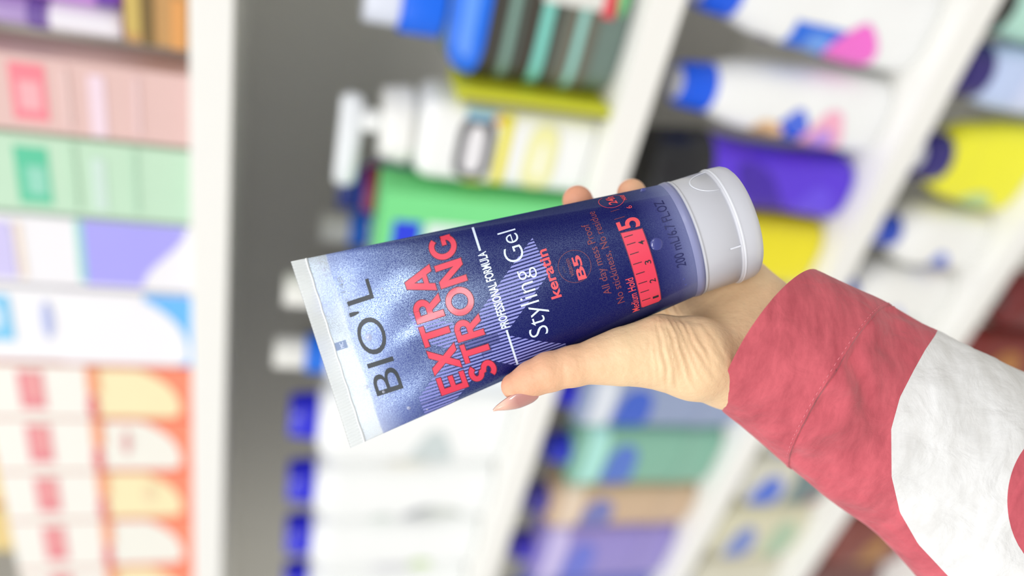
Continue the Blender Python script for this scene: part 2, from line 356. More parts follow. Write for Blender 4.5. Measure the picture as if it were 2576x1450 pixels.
rowC = [(955, 1090, 1440, (146, 160, 192), (20, 24, 208), (222, 228, 238), 'grey blue bottle with bright blue cap below the thumb', (60, 96, 200)),
        (1093, 1235, 1425, (130, 182, 160), (28, 44, 190), (176, 232, 222), 'sea green bottle with blue cap and mint shoulder', (86, 120, 204)),
        (1238, 1335, 1370, (204, 176, 146), (70, 62, 160), (232, 212, 190), 'tan bottle with dim violet cap', (118, 124, 186)),
        (1338, 1465, 1335, (150, 138, 206), (58, 44, 186), (206, 196, 240), 'violet grey bottle with indigo cap', (110, 120, 214)),
        (1468, 1590, 1300, (120, 132, 206), (58, 54, 160), (200, 200, 236), 'slate blue bottle at the bottom edge of the photo', (90, 110, 200)),
        (1593, 1700, 1270, (170, 176, 186), (60, 60, 140), (216, 216, 226), 'grey bottle, last of the third board row', (90, 110, 200))]
for (a, b, tx, bc, capc, shc, lb, sp) in rowC:
    x, w = xr(1600, a, b)
    H = hz(tx - 5, (a + b) / 2) - zC
    bottle('conditioner_bottle', lb, 'bottle', x, w, zC, H, bc, d=.06, n=3.6, sh=.014, neck=.02, cap=(.022, .03, capc), cap_rt=.019,
           prints=[('rect', -88, 88, .80, .93, shc), ('oval', -50, 25, .57, .78, sp), ('rect', -60, 60, .2, .27, tuple(int(v * .94 + 12) for v in bc))], group='coloured bottles below the hand')
# --- fourth board row ----------------------------------------------
zD = ZB[3] + 0.001
def dbot(a, b, pxr, tx, ty, col, capc, lb, prints=(), cr=.02, ch=.028, sh=.035, shape='straight', d=.06, rt=None):
    x, w = xr(pxr, a, b)
    H = min(hz(tx, ty) - zD, 0.182 - ch)
    return bottle('bottle', lb, 'bottle', x, w, zD, H, col, d=d, n=3, sh=sh, neck=cr * .8, cap=(cr, ch, capc), cap_rt=rt, prints=prints, shape=shape, glint=True)
dbot(-60, 118, 2560, 2500, 60, (176, 220, 204), (30, 34, 32), 'mint green bottle with black cap at the upper right corner', [('rect', -70, 70, .3, .6, (140, 190, 170))], cr=.026, ch=.034)
dbot(122, 300, 2560, 2462, 190, (190, 206, 240), (36, 18, 112), 'light blue bottle with big navy ring cap', [('oval', -60, 40, .4, .7, (206, 216, 246))], cr=.028, ch=.03)
dbot(303, 545, 2440, 2385, 372, (238, 234, 50), (36, 24, 116), 'big yellow bottle with navy ring cap', [('oval', -80, -20, .25, .62, (190, 214, 140)), ('oval', -76, -50, .35, .5, (150, 190, 160))], cr=.027, ch=.03, shape='belly')
dbot(548, 695, 2400, 2262, 575, (244, 244, 240), (10, 66, 190), 'white bottle with blue cap and blue swoosh right of the tube cap', [('swoosh', -84, -5, .38, .66, (96, 124, 222)), ('oval', -80, -40, .2, .36, (232, 200, 210))], cr=.019)
dbot(698, 850, 2300, 2165, 705, (242, 242, 238), (12, 62, 176), 'white bottle with blue cap just above the sleeve', [('swoosh', -80, 0, .45, .7, (160, 170, 232)), ('oval', -60, -10, .25, .42, (200, 210, 205))], cr=.019)
dbot(853, 1010, 2200, 2050, 900, (236, 236, 230), (40, 70, 170), 'white bottle hidden mostly by the sleeve', cr=.019)
dbot(1013, 1165, 1990, 1870, 1120, (216, 216, 204), (100, 120, 190), 'cream bottle with teal base below the cuff', [('oval', -60, 20, .6, .86, (96, 120, 216)), ('rect', -60, 60, .1, .45, (100, 128, 130)), ('rect', -60, 0, .1, .24, (160, 96, 100))], cr=.018)
dbot(1168, 1290, 1950, 1840, 1245, (214, 212, 196), (116, 128, 176), 'cream bottle with periwinkle spot and grey blue cap', [('oval', -55, 20, .58, .9, (78, 112, 212)), ('rect', -60, 60, .08, .5, (110, 130, 132)), ('rect', -60, -10, .08, .22, (150, 90, 96))], cr=.018)
dbot(1293, 1420, 1890, 1770, 1370, (216, 212, 184), (150, 160, 196), 'beige bottle with slate spot and green patch', [('oval', -50, 20, .55, .85, (118, 138, 204)), ('oval', -50, 30, .1, .4, (170, 196, 168))], cr=.018)
dbot(1423, 1540, 1850, 1720, 1480, (214, 210, 190), (150, 160, 196), 'beige bottle at the bottom edge of the photo, fourth board', cr=.018)
# --- fifth board row -----------------------------------------------
zE = ZB[4] + 0.001
def ebot(a, b, pxr, H, col, lb, capc=(60, 20, 20), prints=()):
    x, w = xr(pxr, a, b, Y0 + .05)
    bottle('syrup_bottle', lb, 'bottle', x, w, zE, H, col, yf=Y0 + .04, d=.06, n=2.6, cap=(.018, .02, capc), prints=prints)
ebot(700, 835, 2540, .135, (112, 30, 30), 'dark red bottle at the right edge, above the sleeve', prints=[('oval', -50, 20, .3, .6, (150, 90, 50))])
ebot(840, 1000, 2500, .15, (120, 34, 28), 'dark red bottle with amber patch at the right edge', prints=[('oval', -50, 30, .3, .7, (170, 110, 50))])
ebot(1180, 1300, 2230, .15, (140, 70, 60), 'brown red bottle below the sleeve edge')
ebot(1305, 1430, 2180, .15, (128, 64, 56), 'brown red bottle with amber print in the lower right corner', prints=[('oval', -50, 20, .3, .6, (170, 120, 60))])
ebot(1432, 1560, 2100, .145, (120, 80, 76), 'dull brown bottle at the bottom edge, lowest board')
#@@FG
# ================================================================== held tube
# tube frame in camera axes (mm): es along the tube to the cap, et across (reading direction), en out of the front face
def P3(px, py, dz):
    Z = 300.0 - dz
    return np.array([(px - CX) / FPX * Z, (py - CY) / FPX * Z, Z])
TO, TE = P3(807, 893, 0), P3(1717, 601, -3)
TL = np.linalg.norm(TE - TO); es = (TE - TO) / TL
en = np.array([0, 0, -1.0]); en -= es * (en @ es); en /= np.linalg.norm(en); et = np.cross(en, es)
if et[1] > 0: et = -et
CRIMP = 6.0
def t_ab(s):
    u = np.clip(s / TL, 0, 1)
    s2 = np.clip((s - CRIMP) / (TL - CRIMP), 0, 1)
    return 38.0 - 15.4 * u, 0.6 + 22.0 * (1 - (1 - s2) ** 1.35)
TH = np.linspace(-np.pi / 2, np.pi / 2, 361)
SGR = np.linspace(0, TL, 75)
LTAB = []
for _s in SGR:
    a, b = t_ab(_s); xx, zz = a * np.sin(TH), b * np.cos(TH)
    l = np.concatenate([[0], np.cumsum(np.hypot(np.diff(xx), np.diff(zz)))]); LTAB.append(l - l[180])
LTAB = np.array(LTAB)
def tsurf(s, t, off=0.0):                      # flat artwork coordinates (s along, t across, mm) -> camera mm
    f = np.clip(s / TL, 0, 1) * 74; i = min(int(f), 73); k = f - i
    th = np.interp(t, LTAB[i] * (1 - k) + LTAB[i + 1] * k, TH)
    a, b = t_ab(s)
    nx, nz = math.sin(th) / a, math.cos(th) / b; q = math.hypot(nx, nz)
    return TO + es * s + et * (a * math.sin(th) + off * nx / q) + en * (b * math.cos(th) + off * nz / q)
TB = c2w(TE + es * 24)                          # base of the tube: the cap
tube = empty('hair_gel_tube', TB)
tag(tube, 'translucent navy tube of styling gel with frosted cap, held in the hand', 'gel tube')
LOC = np.array(TB)
def tpart(name, cv, faces, m, parent=tube, **kw):
    return mk(name, c2w(np.array(cv)) , faces, m, parent, origin=LOC, **kw)
def node_mat(name):
    m = bpy.data.materials.new(name); m.use_nodes = True
    nt = m.node_tree; nt.nodes.clear()
    out = nt.nodes.new('ShaderNodeOutputMaterial')
    return m, nt, out
def N(nt, typ, **kw):
    n = nt.nodes.new(typ)
    for k, v in kw.items():
        if k in n.inputs: n.inputs[k].default_value = v
        else: setattr(n, k, v)
    return n
# --- tube shell material: clear film at the crimp, tinted gel, frosted neck; driven by how far along the tube a point is
def gel_material():
    m, nt, out = node_mat('gel_filled_plastic')
    at_ = N(nt, 'ShaderNodeAttribute', attribute_name='along')
    ac = N(nt, 'ShaderNodeAttribute', attribute_name='across')
    nz = N(nt, 'ShaderNodeTexNoise', Scale=60.0, Detail=4.0)
    tc = N(nt, 'ShaderNodeTexCoord'); nt.links.new(tc.outputs['Object'], nz.inputs['Vector'])
    # a little waviness of the gel edge; gel is seen deeper towards the side
    ma = N(nt, 'ShaderNodeMath', operation='MULTIPLY_ADD'); ma.inputs[1].default_value = 0.016; nt.links.new(nz.outputs['Fac'], ma.inputs[0]); nt.links.new(at_.outputs['Fac'], ma.inputs[2])
    r = N(nt, 'ShaderNodeValToRGB'); nt.links.new(ma.outputs[0], r.inputs[0])
    cr = r.color_ramp
    stops = [(0.0, (222, 226, 226)), (0.098, (222, 226, 226)), (0.102, (140, 152, 206)), (0.17, (70, 86, 168)), (0.25, (36, 44, 124)), (0.33, (20, 24, 96)), (0.62, (18, 18, 84)),
             (0.885, (18, 19, 84)), (0.94, (60, 62, 118)), (0.985, (112, 117, 160)), (1.0, (134, 139, 182))]
    while len(cr.elements) < len(stops): cr.elements.new(0.5)
    for e, (p, c) in zip(cr.elements, stops): e.position = p; e.color = lin(c) + (1,)
    al = N(nt, 'ShaderNodeValToRGB'); nt.links.new(ma.outputs[0], al.inputs[0])
    st = [(0.0, .42), (0.098, .28), (0.102, .5), (0.17, .72), (0.27, 1.0), (0.88, 1.0), (1.0, .94)]
    while len(al.color_ramp.elements) < len(st): al.color_ramp.elements.new(0.5)
    for e, (p, v) in zip(al.color_ramp.elements, st): e.position = p; e.color = (v, v, v, 1)
    b = N(nt, 'ShaderNodeBsdfPrincipled'); nt.links.new(r.outputs[0], b.inputs['Base Color']); nt.links.new(al.outputs[0], b.inputs['Alpha'])
    b.inputs['Roughness'].default_value = 0.6; b.inputs['Specular IOR Level'].default_value = 0.0
    # metallic sparkle of the pearl print under the clear film
    sp = N(nt, 'ShaderNodeTexNoise', Scale=2600.0, Detail=1.0); nt.links.new(tc.outputs['Object'], sp.inputs['Vector'])
    bu = N(nt, 'ShaderNodeBump', Strength=0.30, Distance=0.00012); nt.links.new(sp.outputs['Fac'], bu.inputs['Height'])
    wv = N(nt, 'ShaderNodeTexNoise', Scale=22.0, Detail=1.0); nt.links.new(tc.outputs['Object'], wv.inputs['Vector'])
    b2 = N(nt, 'ShaderNodeBump', Strength=0.5, Distance=0.0012); nt.links.new(wv.outputs['Fac'], b2.inputs['Height']); nt.links.new(b2.outputs[0], bu.inputs['Normal'])
    nt.links.new(bu.outputs[0], b.inputs['Normal'])
    # glossy film over the gel; pearl print's gloss raised in the upper third to build the glare
    gl = N(nt, 'ShaderNodeBsdfGlossy'); gl.inputs['Roughness'].default_value = .30; gl.inputs['Color'].default_value = (.60, .77, 1, 1); nt.links.new(bu.outputs[0], gl.inputs['Normal'])
    gr = N(nt, 'ShaderNodeValToRGB'); nt.links.new(at_.outputs['Fac'], gr.inputs[0])
    sg = [(0.0, .10), (.098, .12), (.13, .17), (.27, .17), (.38, .08), (.5, .03), (1.0, .026)]
    while len(gr.color_ramp.elements) < len(sg): gr.color_ramp.elements.new(0.5)
    for e, (p, v) in zip(gr.color_ramp.elements, sg): e.position = p; e.color = (v, v, v, 1)
    fr = N(nt, 'ShaderNodeFresnel', IOR=1.25); mx = N(nt, 'ShaderNodeMath', operation='ADD', use_clamp=True)
    hf = N(nt, 'ShaderNodeMath', operation='MULTIPLY'); hf.inputs[1].default_value = .10; nt.links.new(fr.outputs[0], hf.inputs[0])
    sk = N(nt, 'ShaderNodeTexNoise', Scale=3600.0, Detail=0.0); nt.links.new(tc.outputs['Object'], sk.inputs['Vector'])
    s1 = N(nt, 'ShaderNodeMapRange'); s1.inputs[1].default_value = .38; s1.inputs[2].default_value = .66; s1.inputs[3].default_value = .45; s1.inputs[4].default_value = 1.9; nt.links.new(sk.outputs['Fac'], s1.inputs[0])
    s2 = N(nt, 'ShaderNodeMath', operation='MULTIPLY'); nt.links.new(gr.outputs[0], s2.inputs[0]); nt.links.new(s1.outputs[0], s2.inputs[1])
    nt.links.new(hf.outputs[0], mx.inputs[0]); nt.links.new(s2.outputs[0], mx.inputs[1])
    ms = N(nt, 'ShaderNodeMixShader'); nt.links.new(mx.outputs[0], ms.inputs[0]); nt.links.new(b.outputs[0], ms.inputs[1]); nt.links.new(gl.outputs[0], ms.inputs[2])
    nt.links.new(ms.outputs[0], out.inputs[0])
    return m
M_GEL = gel_material()
# --- body
NS, NK = 120, 96
cv, al, ac = [], [], []
for i in range(NS + 1):
    s = CRIMP + (TL - CRIMP) * i / NS
    a, b = t_ab(s)
    for k in range(NK):
        th = 2 * math.pi * k / NK
        dent = 0.0
        sn, cs = math.sin(th), math.cos(th)
        # soft hollows where the film collapses behind the crimp
        w = math.exp(-((s - 30) / 17) ** 2)
        dent = w * (1.1 * math.sin(sn * 5.0 + s * .055) + 0.5 * math.sin(sn * 9 - s * .11)) * (abs(cs) ** .5)
        cv.append(TO + es * s + et * (a * sn) + en * ((b + min(dent, b * .6) * (b / 8 if b < 8 else 1)) * cs)); al.append(s / TL); ac.append(sn)
body = tpart('tube_body', cv, grid_faces(NS + 1, NK, True), M_GEL)
for nm, dat in (('along', al), ('across', ac)):
    A = body.data.attributes.new(nm, 'FLOAT', 'POINT'); A.data.foreach_set('value', dat)
def dent_at(s, t):
    a, b = t_ab(s); f = np.clip(s / TL, 0, 1) * 74; i = min(int(f), 73); k = f - i
    th = np.interp(t, LTAB[i] * (1 - k) + LTAB[i + 1] * k, TH); sn, cs = math.sin(th), math.cos(th)
    w = math.exp(-((s - 30) / 17) ** 2)
    d = w * (1.1 * math.sin(sn * 5.0 + s * .055) + 0.5 * math.sin(sn * 9 - s * .11)) * (abs(cs) ** .5)
    return min(d, b * .6) * (b / 8 if b < 8 else 1) * cs
# --- crimp with ribs, sealing ridge
M_CLEAR = mat((232, 236, 236), 0.28, 0.01, spec=.6, alpha=.62, coat=.4)
cv = []
NT = 420; rows = [0, .35, 1.0, 2.5, 4.0, 4.7, 5.3, CRIMP]
for side in (1, -1):
    for s in rows:
        for j in range(NT + 1):
            t = -38.0 + 76.0 * j / NT
            rib = 0.34 * (0.5 + 0.5 * math.sin(t * 2 * math.pi / 1.25 + 0.5 * math.sin(t * .9))) if 0.2 < s < 4.8 else 0.06
            cv.append(TO + es * s + et * (t * (38 - 15.4 * s / TL) / 38) + en * side * (0.30 + rib + 0.05 * math.sin(t * 0.5)))
n1 = len(rows) * (NT + 1)
f = grid_faces(len(rows), NT + 1)
f += [tuple(n1 + q for q in reversed(ff)) for ff in grid_faces(len(rows), NT + 1)]
for j in range(NT): f.append((j, j + 1, n1 + j + 1, n1 + j))
for i in range(len(rows) - 1):
    for j in (0, NT):
        a_, b_ = i * (NT + 1) + j, (i + 1) * (NT + 1) + j
        f.append((a_, b_, n1 + b_, n1 + a_) if j else (b_, a_, n1 + a_, n1 + b_))
tpart('crimped_seal', cv, f, M_CLEAR)
cv, K = [], 10
for j in range(80):
    t = -37.4 + 74.8 * j / 79
    for k in range(K):
        q = 2 * math.pi * k / K
        cv.append(TO + es * (CRIMP + .1 * math.sin(t * .7) + 0.42 * math.cos(q)) + et * t + en * (0.55 + 0.55 * math.sin(q)))
tpart('seal_ridge', cv, grid_faces(80, K, True), mat((244, 248, 250), .2, .01, spec=.8, alpha=.8, coat=.6))
# --- printed artwork
def bend(name, verts2, faces, m, off, parent=tube):      # verts2: (t, s) flat points
    cv = [tsurf(s, t, off + dent_at(s, t)) for t, s in verts2]
    return tpart(name, cv, faces, m, parent, smooth=True)
def cut_flat(bm, dt=1.6, ds=4.0):
    xs = [v.co.x for v in bm.verts]; ys = [v.co.y for v in bm.verts]
    for lo, hi, st, no in ((min(xs), max(xs), dt, (1, 0, 0)), (min(ys), max(ys), ds, (0, 1, 0))):
        c = math.floor(lo / st) * st + st
        while c < hi:
            g = bm.verts[:] + bm.edges[:] + bm.faces[:]
            bmesh.ops.bisect_plane(bm, geom=g, plane_co=(c * no[0], c * no[1], 0), plane_no=no)
            c += st
def text_mesh(txt, weight=0.0):
    cu = bpy.data.curves.new('t', 'FONT'); cu.body = txt; cu.size = 1.0; cu.offset = weight; cu.resolution_u = 5; cu.fill_mode = 'FRONT'
    o = bpy.data.objects.new('t', cu); COL.objects.link(o)
    dg = bpy.context.evaluated_depsgraph_get(); dg.update()
    me = bpy.data.meshes.new_from_object(o.evaluated_get(dg))
    bpy.data.objects.remove(o); bpy.data.curves.remove(cu)
    return me
_cap = {}
def cap_h(weight, ch='H'):
    if (weight, ch) not in _cap:
        me = text_mesh(ch, weight); ys = [v.co.y for v in me.vertices]; _cap[(weight, ch)] = (min(ys), max(ys)); bpy.data.meshes.remove(me)
    return _cap[(weight, ch)]
def text_on(name, txt, t0, t1, sb, st, m, weight=0.0, off=0.10, ref='H', grow=0.0, fn=None):
    me = text_mesh(txt, weight); xs = [v.co.x for v in me.vertices]; x0, x1 = min(xs), max(xs); y0, y1 = cap_h(weight, ref)
    bm = bmesh.new(); bm.from_mesh(me); bpy.data.meshes.remove(me)
    kx = (t1 - t0) / (x1 - x0); ky = (sb - st) / (y1 - y0)
    for v in bm.verts: v.co = Vector((t0 + (v.co.x - x0) * kx, sb - (v.co.y - y0) * ky, 0))
    if fn: 
        for v in bm.verts: v.co = Vector(fn(v.co.x, v.co.y) + (0,))
    cut_flat(bm)
    vs = [(v.co.x, v.co.y) for v in bm.verts]; bm.verts.index_update()
    fs = [[v.index for v in f.verts] for f in bm.faces]; bm.free()
    return bend(name, vs, fs, m, off)
def poly_on(name, polys, m, off=0.08, parent=tube):
    bm = bmesh.new()
    for p in polys:
        try: bm.faces.new([bm.verts.new((t, s, 0)) for t, s in p])
        except ValueError: pass
    cut_flat(bm)
    vs = [(v.co.x, v.co.y) for v in bm.verts]; bm.verts.index_update()
    fs = [[v.index for v in f.verts] for f in bm.faces]; bm.free()
    return bend(name, vs, fs, m, off, parent)
def ring2(ct, cs_, r, w, n=60, a0=0, a1=360):
    out = []
    for k in range(n):
        p, q = math.radians(a0 + (a1 - a0) * k / n), math.radians(a0 + (a1 - a0) * (k + 1) / n)
        out.append([(ct + r * math.cos(p), cs_ + r * math.sin(p)), (ct + (r + w) * math.cos(p), cs_ + (r + w) * math.sin(p)),
                    (ct + (r + w) * math.cos(q), cs_ + (r + w) * math.sin(q)), (ct + r * math.cos(q), cs_ + r * math.sin(q))])
    return out
def rect2(t0, t1, s0, s1): return [(t0, s0), (t1, s0), (t1, s1), (t0, s1)]
M_RED = mat((222, 52, 80), .35, .03, coat=.3); M_REDLINE = mat((112, 34, 58), .4, .02); M_INK = mat((36, 44, 52), .4, .02)
M_WHT = mat((214, 226, 250), .35, .01); M_STRIPE = mat((132, 136, 206), .4, .02); M_RUST = mat((126, 52, 66), .45, .02); M_CORAL = mat((226, 74, 84), .4, .02)
M_NAVY = mat((20, 24, 84), .4, .02); M_BLK = mat((22, 20, 34), .4, .02)
# striped X band
def clip_strip(poly, t0, t1):
    def cl(p, c, keep_hi):
        o = []
        for i in range(len(p)):
            a, b = p[i], p[(i + 1) % len(p)]
            ia, ib = (a[0] >= c) == keep_hi, (b[0] >= c) == keep_hi
            if ia: o.append(a)
            if ia != ib:
                k = (c - a[0]) / (b[0] - a[0]); o.append((c, a[1] + (b[1] - a[1]) * k))
        return o
    p = cl(poly, t0, True)
    return cl(p, t1, False) if p else p
bandA = [(-27.5, 31.5), (18, 91.4), (3, 93), (-34.5, 43.5), (-37.5, 41), (-37, 31.5)]
bandB = [(5, 38), (-26, 91.4), (-36, 91.4), (-36, 87), (-31, 76), (-7, 40)]
st_ = []
t = -37.0
while t < 18:
    for bp in (bandA, bandB):
        q = clip_strip(bp, t, t + .72)
        if len(q) > 2: st_.append(q)
    t += 1.32
poly_on('striped_cross_print', st_, M_STRIPE, off=.05)
text_on('brand_lettering', "BIO'L", -22, 22.5, 27.0, 16.3, M_INK, weight=-0.003, off=.12)
TK = .185
def bar_(x0, y0, x1, y1): return [(x0, y0), (x1, y0), (x1, y1), (x0, y1)]
def slant(xb, xt, wd): return [(xb, 0), (xb + wd, 0), (xt + wd, 1), (xt, 1)]
def ribbon(pts, wd):
    pts = np.array(pts, float); d = np.gradient(pts, axis=0); d /= np.linalg.norm(d, axis=1)[:, None]; n_ = np.stack([-d[:, 1], d[:, 0]], 1) * wd / 2
    return [[tuple(pts[k] - n_[k]), tuple(pts[k + 1] - n_[k + 1]), tuple(pts[k + 1] + n_[k + 1]), tuple(pts[k] + n_[k])] for k in range(len(pts) - 1)]
def arc(cx_, cy_, rx, ry, a0, a1, n=18): return [(cx_ + rx * math.cos(math.radians(q)), cy_ + ry * math.sin(math.radians(q))) for q in np.linspace(a0, a1, n)]
H_ = TK / 2
GLYPH = {
    'E': (.56, [bar_(0, 0, TK, 1), bar_(TK, 0, .56, TK * .9), bar_(TK, .5 - H_ * .9, .52, .5 + H_ * .9), bar_(TK, 1 - TK * .9, .56, 1)]),
    'X': (.78, [slant(0, .78 - TK * 1.2, TK * 1.2), slant(.78 - TK * 1.2, 0, TK * 1.2)]),
    'T': (.62, [bar_(.31 - H_, 0, .31 + H_, 1 - TK * .9), bar_(0, 1 - TK * .9, .62, 1)]),
    'R': (.68, [bar_(0, 0, TK, 1)] + ribbon([(TK, 1 - H_), (.36, 1 - H_)] + arc(.36, .685, .2, .315 - H_, 90, -90) + [(TK, .37 + H_)], TK) + [[(.26, .40), (.46, .40), (.68, 0), (.46, 0)]]),
    'A': (.80, [[(0, 0), (TK * 1.1, 0), (.40 + TK * .45, 1), (.40 - TK * .55, 1)], [(.80 - TK * 1.1, 0), (.80, 0), (.40 + TK * .55, 1), (.40 - TK * .45, 1)], bar_(.18, .2, .62, .2 + TK * .85)]),
    'S': (.62, ribbon(arc(.31, .735, .215, .265 - H_ + .01, 25, 265) + arc(.31, .265, .225, .265 - H_ + .01, 85, -155), TK)),
    'O': (.90, ribbon(arc(.45, .5, .45 - H_, .5 - H_, 0, 360, 48), TK)),
    'N': (.76, [bar_(0, 0, TK, 1), bar_(.76 - TK, 0, .76, 1), [(0, 1), (TK * 1.15, 1), (.76, 0), (.76 - TK * 1.15, 0)]]),
    'G': (.84, ribbon(arc(.45, .5, .45 - H_, .5 - H_, 42, 322, 36), TK) + [bar_(.84 - TK, .14, .84, .5), bar_(.48, .5 - TK * .85, .84, .5)])}
def offset_poly(p, d):
    n_ = len(p); ar = sum(p[i][0] * p[(i + 1) % n_][1] - p[(i + 1) % n_][0] * p[i][1] for i in range(n_))
    sg = 1 if ar > 0 else -1; o = []
    for i in range(n_):
        a, b, c = np.array(p[i - 1], float), np.array(p[i], float), np.array(p[(i + 1) % n_], float)
        u, v_ = b - a, c - b; u /= np.linalg.norm(u) + 1e-9; v_ /= np.linalg.norm(v_) + 1e-9
        nu, nv = np.array([u[1], -u[0]]) * sg, np.array([v_[1], -v_[0]]) * sg
        m_ = nu + nv; m_ /= max(.5, m_ @ m_ / 2) ; o.append(tuple(b + m_ * d))
    return o
def headline(word, t0, t1, sb, s_t):
    gap = .11; tot = sum(GLYPH[c][0] for c in word) + gap * (len(word) - 1)
    kx = (t1 - t0) / tot; h_ = sb - s_t; x = 0; P_ = []
    for c in word:
        wd, ps = GLYPH[c]
        P_ += [[(t0 + (x + q[0]) * kx, sb - q[1] * h_) for q in p] for p in ps]
        x += wd + gap
    poly_on('headline_outline', [offset_poly(p, .28) for p in P_], M_REDLINE, .09)
    poly_on('headline_lettering', P_, M_RED, .14)
headline('EXTRA', -29.6, 20.3, 51.2, 40.2)
headline('STRONG', -28.8, 30.2, 63.4, 52.9)
poly_on('rule_line', [rect2(19.3, 30.8, 70.8, 71.7)], M_WHT, .1); poly_on('rule_line', [rect2(-27.6, -12.4, 71.2, 72.0)], M_WHT, .1)
text_on('formula_lettering', 'PROFESSIONAL FORMULA', -11.6, 18.6, 73.3, 69.9, M_WHT, weight=.028, off=.12)
text_on('styling_gel_lettering', 'Styling Gel', -18.6, 24.2, 86.4, 79.4, M_WHT, weight=-0.010, off=.13)
text_on('keratin_lettering', 'keratin', -6.6, 12.3, 94.9, 91.0, M_CORAL, weight=.022, off=.14)
poly_on('vitamin_ring', ring2(2.6, 102.6, 5.9, .16), M_RUST, .1)
text_on('vitamin_lettering', 'vitamin', -.6, 6.0, 101.6, 99.8, M_RUST, weight=.0, off=.12)
text_on('vitamin_lettering', 'pro', 1.4, 3.8, 98.9, 97.9, mat((58, 36, 84), .45), weight=.0, off=.12)
text_on('b5_lettering', 'B5', -2.9, 6.2, 105.6, 102.4, M_CORAL, weight=.03, off=.13)
text_on('claim_lettering', 'All day mess Proof', -11.2, 16.8, 112.6, 109.8, M_RUST, weight=0, off=.1)
text_on('claim_lettering', 'No stickiness, No residue', -16.2, 21.8, 116.6, 113.8, M_RUST, weight=0, off=.1)
text_on('medium_hold_lettering', 'Medium Hold', -22.6, -7.8, 121.6, 118.7, M_CORAL, weight=.006, off=.12)
bar = [(9, 122.4), (-21.2, 122.4), (-21.8, 123.0), (-21.8, 129.2), (-21.0, 130.1), (8.2, 130.1)]
poly_on('hold_scale_edge', [[(9.3, 122.1), (-21.5, 122.1), (-22.1, 122.8), (-22.1, 129.4), (-21.1, 130.4), (8.5, 130.4)]], M_REDLINE, .07)
poly_on('hold_scale_bar', [bar], M_RED, .11)
poly_on('scale_ticks', [rect2(tt, tt + .3, 122.9, 126.2) for tt in (-18.6, -14.8, -11.1, -7.3, -3.5, .3, 4.0, 7.0)] , M_BLK, .15)
for d, tt in (('1', -19.3), ('2', -12.2), ('3', -4.9), ('4', 2.6)):
    text_on('scale_number', d, tt, tt + (1.0 if d == '1' else 1.5), 129.4, 127.1, M_BLK, weight=.01, off=.15)
text_on('scale_number', '5', 9.5, 13.9, 130.2, 122.0, M_CORAL, weight=.02, off=.15)
poly_on('scale_ticks', [rect2(15.0, 15.25, 122, 126), rect2(19.0, 19.25, 122, 125.4)], M_RUST, .1)
text_on('scale_number', '6', 18.0, 19.4, 130, 128, M_CORAL, weight=.0, off=.15)
poly_on('hold_badge_ring', ring2(25.6, 124.4, 4.7, .2, 40, 20, 330), M_CORAL, .1)
text_on('hold_badge_lettering', '24h', 22.6, 29.2, 126, 122.8, M_CORAL, weight=.02, off=.12)
text_on('hold_badge_lettering', 'HOLD', 23.4, 27.8, 129.8, 128.3, M_CORAL, weight=.02, off=.12)
text_on('volume_lettering', '200 mL/6.7 FL.OZ', -9.8, 17.4, 141.4, 137.9, M_NAVY, weight=-.002, off=.12)
# registration mark at the seam, faint date code on the clear strip
poly_on('registration_mark', [rect2(-.5, 4.6 - 2.0, CRIMP + .4, CRIMP + 5.2)], mat((120, 140, 176), .4), .08)
text_on('registration_lettering', 'MC', -.1, 2.2, 9.9, 8.4, M_WHT, weight=0, off=.14)
text_on('date_code', 'Exp 148', 10.5, 26.5, 17.0, 15.2, mat((150, 166, 190), .5), weight=0, off=.1)
# bubbles in the gel
def blob(name, s, t, r, m, rz=.45, parent=tube):
    c = tsurf(s, t, -.1); cv = []; f = []
    K, L_ = 14, 6
    for i in range(L_ + 1):
        p = math.pi / 2 * i / L_
        for k in range(K):
            q = 2 * math.pi * k / K
            cv.append(c + es * (r * math.cos(p) * math.cos(q)) + et * (r * math.cos(p) * math.sin(q)) + en * (r * rz * math.sin(p)))
    return tpart(name, cv, grid_faces(L_ + 1, K, True), m, parent)
M_BUB = mat((214, 220, 244), .08, .01, spec=1.0, alpha=.42, coat=.8); M_BUBN = mat((64, 70, 150), .15, .02, spec=.8, alpha=.7, coat=.6)
for s, t, r in ((20.5, .8, 1.7), (13.2, -17.2, .95), (11.4, 31.0, .8), (11.2, 28.6, .55), (26.5, -30, .8), (33, -33, .5), (19.2, -21, .6), (10.4, 34, .6), (31, 17, .5), (17, 24.5, .55)): blob('gel_bubble', s, t, r, M_BUB, .5)
for s, t, r in ((133.3, 1.2, 2.4), (137.5, 27.5, 1.2), (139.8, -15, .6), (140.2, -18, .5), (144.0, 3.0, .35), (120, -30, .3)): blob('gel_bubble', s, t, r, M_BUBN, .25)
# --- cap
CR = 23.0
def cap_rings(rs):
    v = []
    for s, r in rs:
        for k in range(96):
            q = 2 * math.pi * k / 96
            v.append(TE + es * s + et * (r * math.sin(q)) + en * (r * math.cos(q)))
    return v
def frost(name, rgb, alpha):
    m, nt, out = node_mat(name)
    b = N(nt, 'ShaderNodeBsdfPrincipled'); b.inputs['Base Color'].default_value = lin(rgb) + (1,); b.inputs['Alpha'].default_value = alpha
    b.inputs['Roughness'].default_value = .32; b.inputs['Specular IOR Level'].default_value = .5; b.inputs['Coat Weight'].default_value = .25; b.inputs['Coat Roughness'].default_value = .2
    n = N(nt, 'ShaderNodeTexNoise', Scale=120.0, Detail=2.0); tc = N(nt, 'ShaderNodeTexCoord'); nt.links.new(tc.outputs['Object'], n.inputs['Vector'])
    bu = N(nt, 'ShaderNodeBump', Strength=.12, Distance=.0008); nt.links.new(n.outputs['Fac'], bu.inputs['Height']); nt.links.new(bu.outputs[0], b.inputs['Normal'])
    nt.links.new(b.outputs[0], out.inputs[0]); return m
M_CAP = frost('frosted_plastic', (214, 215, 222), .84)
